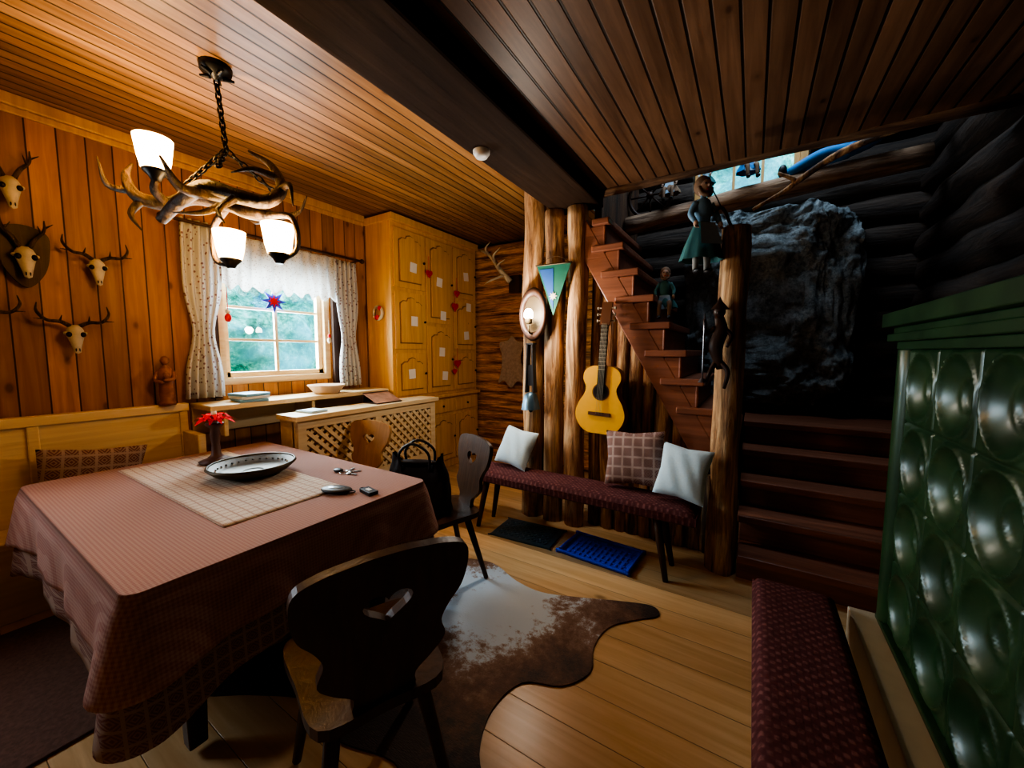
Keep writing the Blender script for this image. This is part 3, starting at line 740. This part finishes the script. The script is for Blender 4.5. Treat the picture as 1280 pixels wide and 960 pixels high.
pillow('throw_pillow',(-.70,2.80,.73),(R(70),R(-4),R(4)),.42,.40,.12,FOLKP)
pillow('throw_pillow',(-.36,2.72,.70),(R(66),R(5),R(-6)),.32,.36,.12,WHITEC)
m=M(); o=smooth_loop([(-.26,-.15),(-.24,-.17),(.24,-.17),(.26,-.15),(.26,.15),(.24,.17),(-.24,.17),(-.26,.15)],3)
m.poly(o,.012,0,TR((0,0,.006)))
for i in range(9):
    for s in range(5): m.ring((-.2+.05*i,-.11+.055*s,.013),.018,.004,0,seg=12,rs=5)
m.make('rubber_doormat',plain('black_rubber',(.04,.085,.12),.3),(-1.52,2.68,0),(0,0,R(4)),)
m=M(); m.poly(o,.008,0,TR((0,0,.004)))
m.tube([(x,y,.018) for x,y in o]+[(o[0][0],o[0][1],.018)],.012,0,8,1,smoothpath=False)
for i in range(11): m.box((-.2+.04*i,0,.011),(.012,.26,.008))
for i in range(4): m.box((0,-.1+.066*i,.013),(.44,.01,.006))
m.make('boot_tray',plain('blue_plastic',(.02,.09,1.0),.3),(-.90,2.69,0),(0,0,R(-4)))
px=[(-1.74,2.08),(-1.5,2.14),(-1.25,2.05),(-1.05,2.03),(-.85,2.10),(-.62,2.20),(-.44,2.26),(-.39,2.19),(-.5,2.08),(-.6,1.95),(-.62,1.78),(-.58,1.62),(-.66,1.48),(-.82,1.40),(-.86,1.22),(-.80,1.05),(-.66,.92),(-.68,.82),(-.85,.80),(-1.05,.86),(-1.3,.80),(-1.55,.84),(-1.8,.72),(-2.0,.6),(-2.12,.7),(-2.0,.95),(-2.05,1.2),(-2.0,1.5),(-2.1,1.8),(-2.2,2.0),(-2.1,2.1),(-1.9,2.04)]
m=M(); m.poly(smooth_loop(px,5),.008,0,TR((0,0,.0045))); m.make('cowhide_rug',HIDE)
m=M(); m.bb(-3.3,-2.15,-.9,.62,0,.012); m.make('wool_rug',plain('wool_brown',(.16,.085,.06),.95,scale=60,bs=.9,var=.5),bevel=.004)

# ------------------------------------------------------------ guitar
m=M()
gb=[(0,-.245),(.09,-.24),(.155,-.19),(.185,-.11),(.165,-.03),(.125,.04),(.115,.09),(.14,.15),(.13,.21),(.08,.245),(.03,.25)]
gout=smooth_loop(gb+[(-x,y) for x,y in gb[1:][::-1]],5)
A=TR((0,0,0),(R(90),0,0))
m.poly(gout,.09,1,A@TR((0,0,0)))
m.poly([(x*.985,y*.985) for x,y in gout],.006,0,A@TR((0,0,.048)))
for r0,mi in ((.062,2),(.052,3)):
    m.poly([(r0*math.cos(2*math.pi*i/32),.06+r0*math.sin(2*math.pi*i/32)) for i in range(32)],.003,mi,A@TR((0,0,.052+.002*(mi-2))))
m.box((0,-.056,-.10),(.16,.012,.025),2)
m.box((0,-.058,.30),(.052,.018,.50),3)
for i in range(12): m.box((0,-.068,.53-.028*i),(.052,.002,.003),4)
m.box((0,-.045,.62),(.072,.018,.17),2,(R(-12),0,0)); m.box((0,-.05,.54),(.056,.02,.01),4)
for s in (-1,1):
    for k in range(3): m.tube([(s*.03,-.04,.57+k*.045),(s*.055,-.04,.57+k*.045)],.005,4,6,2); m.ell((s*.062,-.04,.57+k*.045),(.006,.01,.012),4)
for i in range(6): m.tube([(-.021+.0084*i,-.066,-.10),(-.018+.0072*i,-.071,.55)],.0009,4,4,1)
m.make('acoustic_guitar',[plain('spruce_top',(.94,.50,.07),.25,var=.08),plain('guitar_side',(.30,.12,.04),.3),plain('rosette',(.12,.045,.02),.4),BLACK,BONE],(-1.0,2.96,1.12),(R(-3),R(2),0),scale=1.09)

# ------------------------------------------------------------ post decor
m=M()
m.ring((0,0,0),.14,.028,0,rot=(R(90),0,0),sx=.8,sy=1.35,seg=32)
m.poly([(.1*math.cos(2*math.pi*i/32),.17*math.sin(2*math.pi*i/32)) for i in range(32)],.015,1,TR((0,.02,0),(R(90),0,0)))
m.tube([(0,0,-.17),(0,-.07,-.15),(0,-.08,-.09)],.008,1,8); m.lathe([(.012,-.09),(.03,-.08),(.032,-.04)],1,14,TR((0,-.08,0)))
par=m.make('wall_sconce',[DARKW,BRASS],(-1.60,2.90,1.82))
s=M(); s.ell((0,-.08,-.01),(.038,.038,.052)); 
t=NT('bulb_lit'); e=t.n('ShaderNodeEmission',{'Color':(1,.92,.8,1),'Strength':60}); t.t.links.new(e.outputs[0],t.out.inputs[0])
o=s.make('bulb_glass',t.m); o.parent=par
ld=bpy.data.lights.new('sconce_light','POINT'); ld.energy=24; ld.color=(1,.90,.78); ld.shadow_soft_size=.05
lo=bpy.data.objects.new('sconce_light',ld); COL.objects.link(lo); lo.location=(0,-.21,-.01); lo.parent=par
m=M(); m.poly([(-.15,.2),(.15,.2),(0,-.22)],.006,0,TR((0,0,0),(R(90),0,0))); m.poly([(-.125,.165),(.0,.165),(-.0,-.17)],.004,1,TR((0,-.005,0),(R(90),0,0)))
m.poly([(a*.35,b*.35-.06) for a,b in st],.003,2,TR((.0,-.009,0),(R(90),0,0))); m.tube([(-.16,-.003,.2),(.16,-.003,.2)],.007,3); m.tube([(-.15,0,.2),(0,.02,.27),(.15,0,.2)],.002,3,5)
m.make('pennant',[plain('pennant_green',(.010,.12,.075),.7),plain('pennant_blue',(.02,.09,.30),.7),BONE,BRASS],(-1.42,2.92,2.02),(0,0,R(4)))
m=M(); m.box((-.03,0,.36),(.012,.06,.42),0,(0,R(2),0)); m.box((.03,0,.36),(.012,.06,.42),0,(0,R(-2),0)); m.box((0,0,.57),(.075,.06,.012),0)
m.box((0,-.0,.30),(.05,.03,.18),0)
m.lathe([(.085,0),(.082,.02),(.07,.08),(.055,.13),(.03,.15),(.001,.155)],1,4,TR(rot=(0,0,R(45))),sy=.75); m.ell((0,0,.0),(.02,.02,.025),0)
m.make('cow_bell',[BLACKL,plain('bell_iron',(.12,.2,.27),.35,metal=.6)],(-1.62,2.90,1.0))

# ------------------------------------------------------------ dolls
SKIN=plain('doll_skin',(.45,.30,.22),.6,var=.05)
def doll(name,loc,rz,s,cols,sit=False,cone=None):
    dress,blouse,scarf,leg=cols
    m=M()
    seg=30; prof=[(.05,.30),(.075,.24),(.11,.15),(.135,.06)] if not sit else [(.05,.30),(.09,.25),(.12,.2),(.13,.16)]
    vs=[];fs=[]
    for j,(r,z) in enumerate(prof):
        for k in range(seg):
            a=2*math.pi*k/seg; q=r*(1+.09*j/3*math.sin(a*8)); vs.append((q*math.cos(a),q*math.sin(a)*.8,z))
    for j in range(len(prof)-1):
        for k in range(seg): fs.append((j*seg+k,j*seg+(k+1)%seg,(j+1)*seg+(k+1)%seg,(j+1)*seg+k))
    m.add(vs,fs,0)
    m.grid(lambda u,v:((u-.5)*.10*(1+v*.5),-.045-.055*v-.01,.29-.15*v),8,6,5)
    m.lathe([(.045,.28),(.052,.34),(.06,.40),(.045,.44),(.02,.455),(.018,.48)],1,16,sy=.75)
    for sx in (-1,1):
        m.tube([(sx*.05,0,.42),(sx*.09,-.01,.35),(sx*.085,-.05,.29)],[.024,.02,.015],1,10)
        m.ell((sx*.085,-.06,.275),(.015,.016,.02),4)
        for q in range(4): m.tube([(sx*.085+(q-1.5)*.006,-.065,.265),(sx*.085+(q-1.5)*.008,-.075,.245)],[.004,.003],4,5,2)
        if sit: m.tube([(sx*.04,-.02,.2),(sx*.05,-.12,.2),(sx*.05,-.15,.06)],[.028,.024,.018],3,10); m.ell((sx*.05,-.17,.05),(.022,.038,.018),6)
        else: m.tube([(sx*.035,0,.14),(sx*.04,-.005,.06),(sx*.04,0,.0)],[.026,.022,.017],3,10); m.ell((sx*.04,-.02,-.01),(.022,.038,.018),6)
    m.ell((0,0,.525),(.045,.048,.056),4,20)
    m.ell((0,.012,.537),(.055,.052,.064),2,20); 
    m.ell((0,-.052,.52),(.007,.01,.01),4)
    for sx in (-1,1): m.ell((sx*.016,-.045,.533),(.006,.005,.006),6)
    m.ell((0,-.045,.498),(.012,.004,.004),7)
    m.tube([(-.045,-.015,.52),(-.03,-.03,.475),(0,-.045,.462),(.03,-.03,.475),(.045,-.015,.52)],[.012,.014,.012],2,8)
    return m.make(name,[dress,blouse,scarf,leg,SKIN,dAp,BLACKL,RED],loc,(0,0,rz),scale=s)
dAp=plain('doll_apron',(.30,.42,.52),.9)
dG=plain('doll_green',(.05,.16,.16),.8); dB=plain('doll_blue',(.18,.32,.44),.8); dT=plain('doll_brown',(.20,.12,.07),.8); dGr=plain('doll_grey',(.25,.24,.22),.8); dJ=plain('doll_denim',(.03,.22,.55),.8)
doll('hanging_doll',(-.31,2.80,2.03),R(40),.98,(dG,dB,dT,dGr))
m=M(); m.tube([(-.31,2.80,2.5),(-.28,2.83,2.56),(-.16,2.9,2.31)],.004,0,5); m.tube([(-.25,2.8,2.38),(-.2,2.82,2.40),(-.15,2.9,2.30)],[.012,.008],0,6); m.make('doll_cord',DARKW)  # cord holding the doll to the newel post
doll('stair_doll',(-.60,3.20,1.725),R(10),.72,(dG,dG,dT,dT),sit=True)
doll('upper_doll',(-.72,3.92,2.85),R(0),.7,(dT,BONE,RED,dT),sit=True)
doll('upper_doll',(-.10,3.90,2.89),R(20),.7,(dJ,dGr,dJ,dT),sit=True)
doll('upper_doll',(-.42,3.92,2.88),R(-15),.6,(dG,WHITEC,dT,dT),sit=True)
m=M()
m.tube([(.18,3.9,2.93),(.38,3.86,3.0),(.55,3.85,3.0)],[.035,.045,.04],0,10); m.tube([(.18,3.93,2.93),(.36,3.98,3.0),(.55,3.92,3.0)],[.035,.045,.04],0,10)
m.tube([(.5,3.88,3.0),(.65,3.88,3.05),(.78,3.88,3.12)],[.06,.065,.04],1,12); m.ell((.86,3.87,3.17),(.06,.055,.065),2); m.lathe([(.06,0),(.04,.06),(.001,.16)],0,14,TR((.89,3.87,3.20),(0,R(25),0)))
m.ell((.14,3.9,2.96),(.03,.025,.045),3); m.ell((.14,3.94,2.96),(.03,.025,.045),3)
m.tube([(.72,3.82,3.07),(.6,3.76,3.02),(.52,3.76,2.97)],[.025,.02],1); m.ell((.5,3.76,2.96),(.022,.02,.02),2); m.ell((.82,3.82,3.16),(.01,.02,.012),2)
m.make('reclining_puppet',[dJ,dJ,SKIN,BLACKL])
m=M(); m.ring((0,0,0),.2,.018,0,rot=(R(90),0,0),seg=28)
for i in range(8): a=i*math.pi/4; m.tube([(0,0,0),(.2*math.cos(a),0,.2*math.sin(a))],.009,0,6,1)
m.ell((0,0,0),(.035,.035,.035)); m.make('wagon_wheel',DARKW,(-.92,4.03,3.03),(R(8),0,0))
m=M()
m.tube([(0,0,.28),(.02,-.02,.18),(-.01,-.03,.06),(.02,-.02,-.1)],[.03,.04,.045,.02],0,12,rough=.4)
m.ell((0,-.02,.31),(.04,.035,.045)); m.ell((-.005,-.06,.3),(.008,.012,.012))
m.lathe([(.06,0),(.045,.02),(.02,.05),(.001,.09)],0,14,TR((0,-.01,.33)))
m.tube([(.02,-.02,.2),(.08,-.03,.14),(.06,-.07,.06)],[.018,.012],0,8); m.tube([(-.02,-.02,.2),(-.08,-.03,.16),(-.09,-.06,.26)],[.018,.012],0,8)
m.tube([(.02,-.02,-.05),(.07,-.04,-.12),(.05,-.02,-.24)],[.022,.012],0,8); m.tube([(-.01,-.02,-.05),(-.05,-.05,-.14),(-.07,-.02,-.22)],[.02,.012],0,8)
m.tube([(-.09,-.06,.3),(-.09,-.06,-.2)],.006,1,6); m.lathe([(.03,-.2),(.012,-.17)],1,8,TR((-.09,-.06,0)))
m.make('carved_root_figure',[DARKW,plain('pewter',(.25,.25,.27),.3,metal=.8)],(-.19,2.80,1.48),scale=.88)

# ------------------------------------------------------------ tiled stove
sx0,sx1,sy0,sy1,sz0,sz1=.495,RX-.2,-.6,2.05,.43,1.51
m=M(); T_=.27
def tile(u,v):
    y=sy1-.05-(12*T_*.8)*u; z=sz0+(sz1-sz0)*v
    fy=((sy1-.05-y)/T_)%1-.5; fz=((z-sz0)/T_)%1-.5
    r=math.hypot(fy,fz)*2; d=max(abs(fy),abs(fz))*2
    h=0
    if r<.86: h-=.045*(1-(r/.86)**2)
    h+=.008*math.exp(-((r-.9)/.04)**2)
    h+=.006*math.exp(-((r-.42)/.04)**2)
    if d>.96: h-=.008
    return (sx0-h,y,z)
m.grid(tile,int(12*.8*36),4*36,0)
m.tube([(sx0+.02,sy1-.02,sz0),(sx0+.02,sy1-.02,sz1)],.045,0,16,8)
m.bb(sx0+.09,sx1,sy0,sy1-.01,sz0,sz1)
for (e,za,zb) in ((.02,sz1,sz1+.03),(.045,sz1+.03,sz1+.06),(.03,sz1+.06,sz1+.085),(.06,sz1+.085,sz1+.14)):
    m.bb(sx0-e,sx1,sy0,sy1+e,za,zb)
m.bb(sx0-.02,sx1,sy0,sy1+.02,sz0-.02,sz0)
m.bb(sx0-.10,sx1,sy0,sy1+.05,0,sz0-.02,1)
m.make('tiled_stove',[GREEN,STONE],bevel=.008)
m=M()
def top2(u,v):
    e=(1-abs(2*u-1)**8)*(1-abs(2*v-1)**16)
    return (.045+.30*u,.35+1.72*v,.43+.045*e**.4)
m.grid(top2,16,60,1)
m.bb(.045,.345,.35,2.07,.395,.435,1); m.bb(.05,.34,.36,2.06,.365,.395)
for y in (.5,1.9):
    for x in (.10,.30): m.tube([(x,y,.37),(x+(.02 if x<.2 else -.01),y+(.05 if y>1 else -.05),0)],[.028,.018],0,8,2)
m.make('stove_bench',[DKCHAIR,MAROON],bevel=.004)

# ------------------------------------------------------------ lights
w=bpy.data.worlds.new('World'); sc.world=w; w.use_nodes=True
bg=w.node_tree.nodes['Background']; bg.inputs[0].default_value=(.66,.85,1,1); bg.inputs[1].default_value=3.6
def area(name,loc,rot,sx,sy,e,col):
    l=bpy.data.lights.new(name,'AREA'); l.shape='RECTANGLE'; l.size=sx; l.size_y=sy; l.energy=e; l.color=col
    o=bpy.data.objects.new(name,l); COL.objects.link(o); o.location=loc; o.rotation_euler=rot; return o
area('daylight_added_window',(WX-.35,-.75,1.65),(0,R(-90),0),1.2,1.0,80,(.80,.89,1))  # added lamp outside the unseen extra window, brightens floor and stove
area('daylight_window_1',(WX-.35,1.92,1.75),(0,R(-90),0),1.0,.9,105,(.72,.89,1))
area('stairwell_fill',(-.1,3.55,4.5),(R(18),0,0),1.2,.8,44,(.66,.83,1))  # added fill lamp under the closed ceiling, brightens the rock; no opening there
cam=bpy.data.cameras.new('camera'); cam.lens=13.5; cam.sensor_width=36; cam.clip_start=.02
co=bpy.data.objects.new('camera',cam); COL.objects.link(co); co.location=(0,0,1.5); co.rotation_euler=(R(90-4.76),0,R(32)); sc.camera=co
sc.view_settings.view_transform='AgX'
try: sc.view_settings.look='AgX - High Contrast'
except Exception: pass
sc.view_settings.exposure=.2
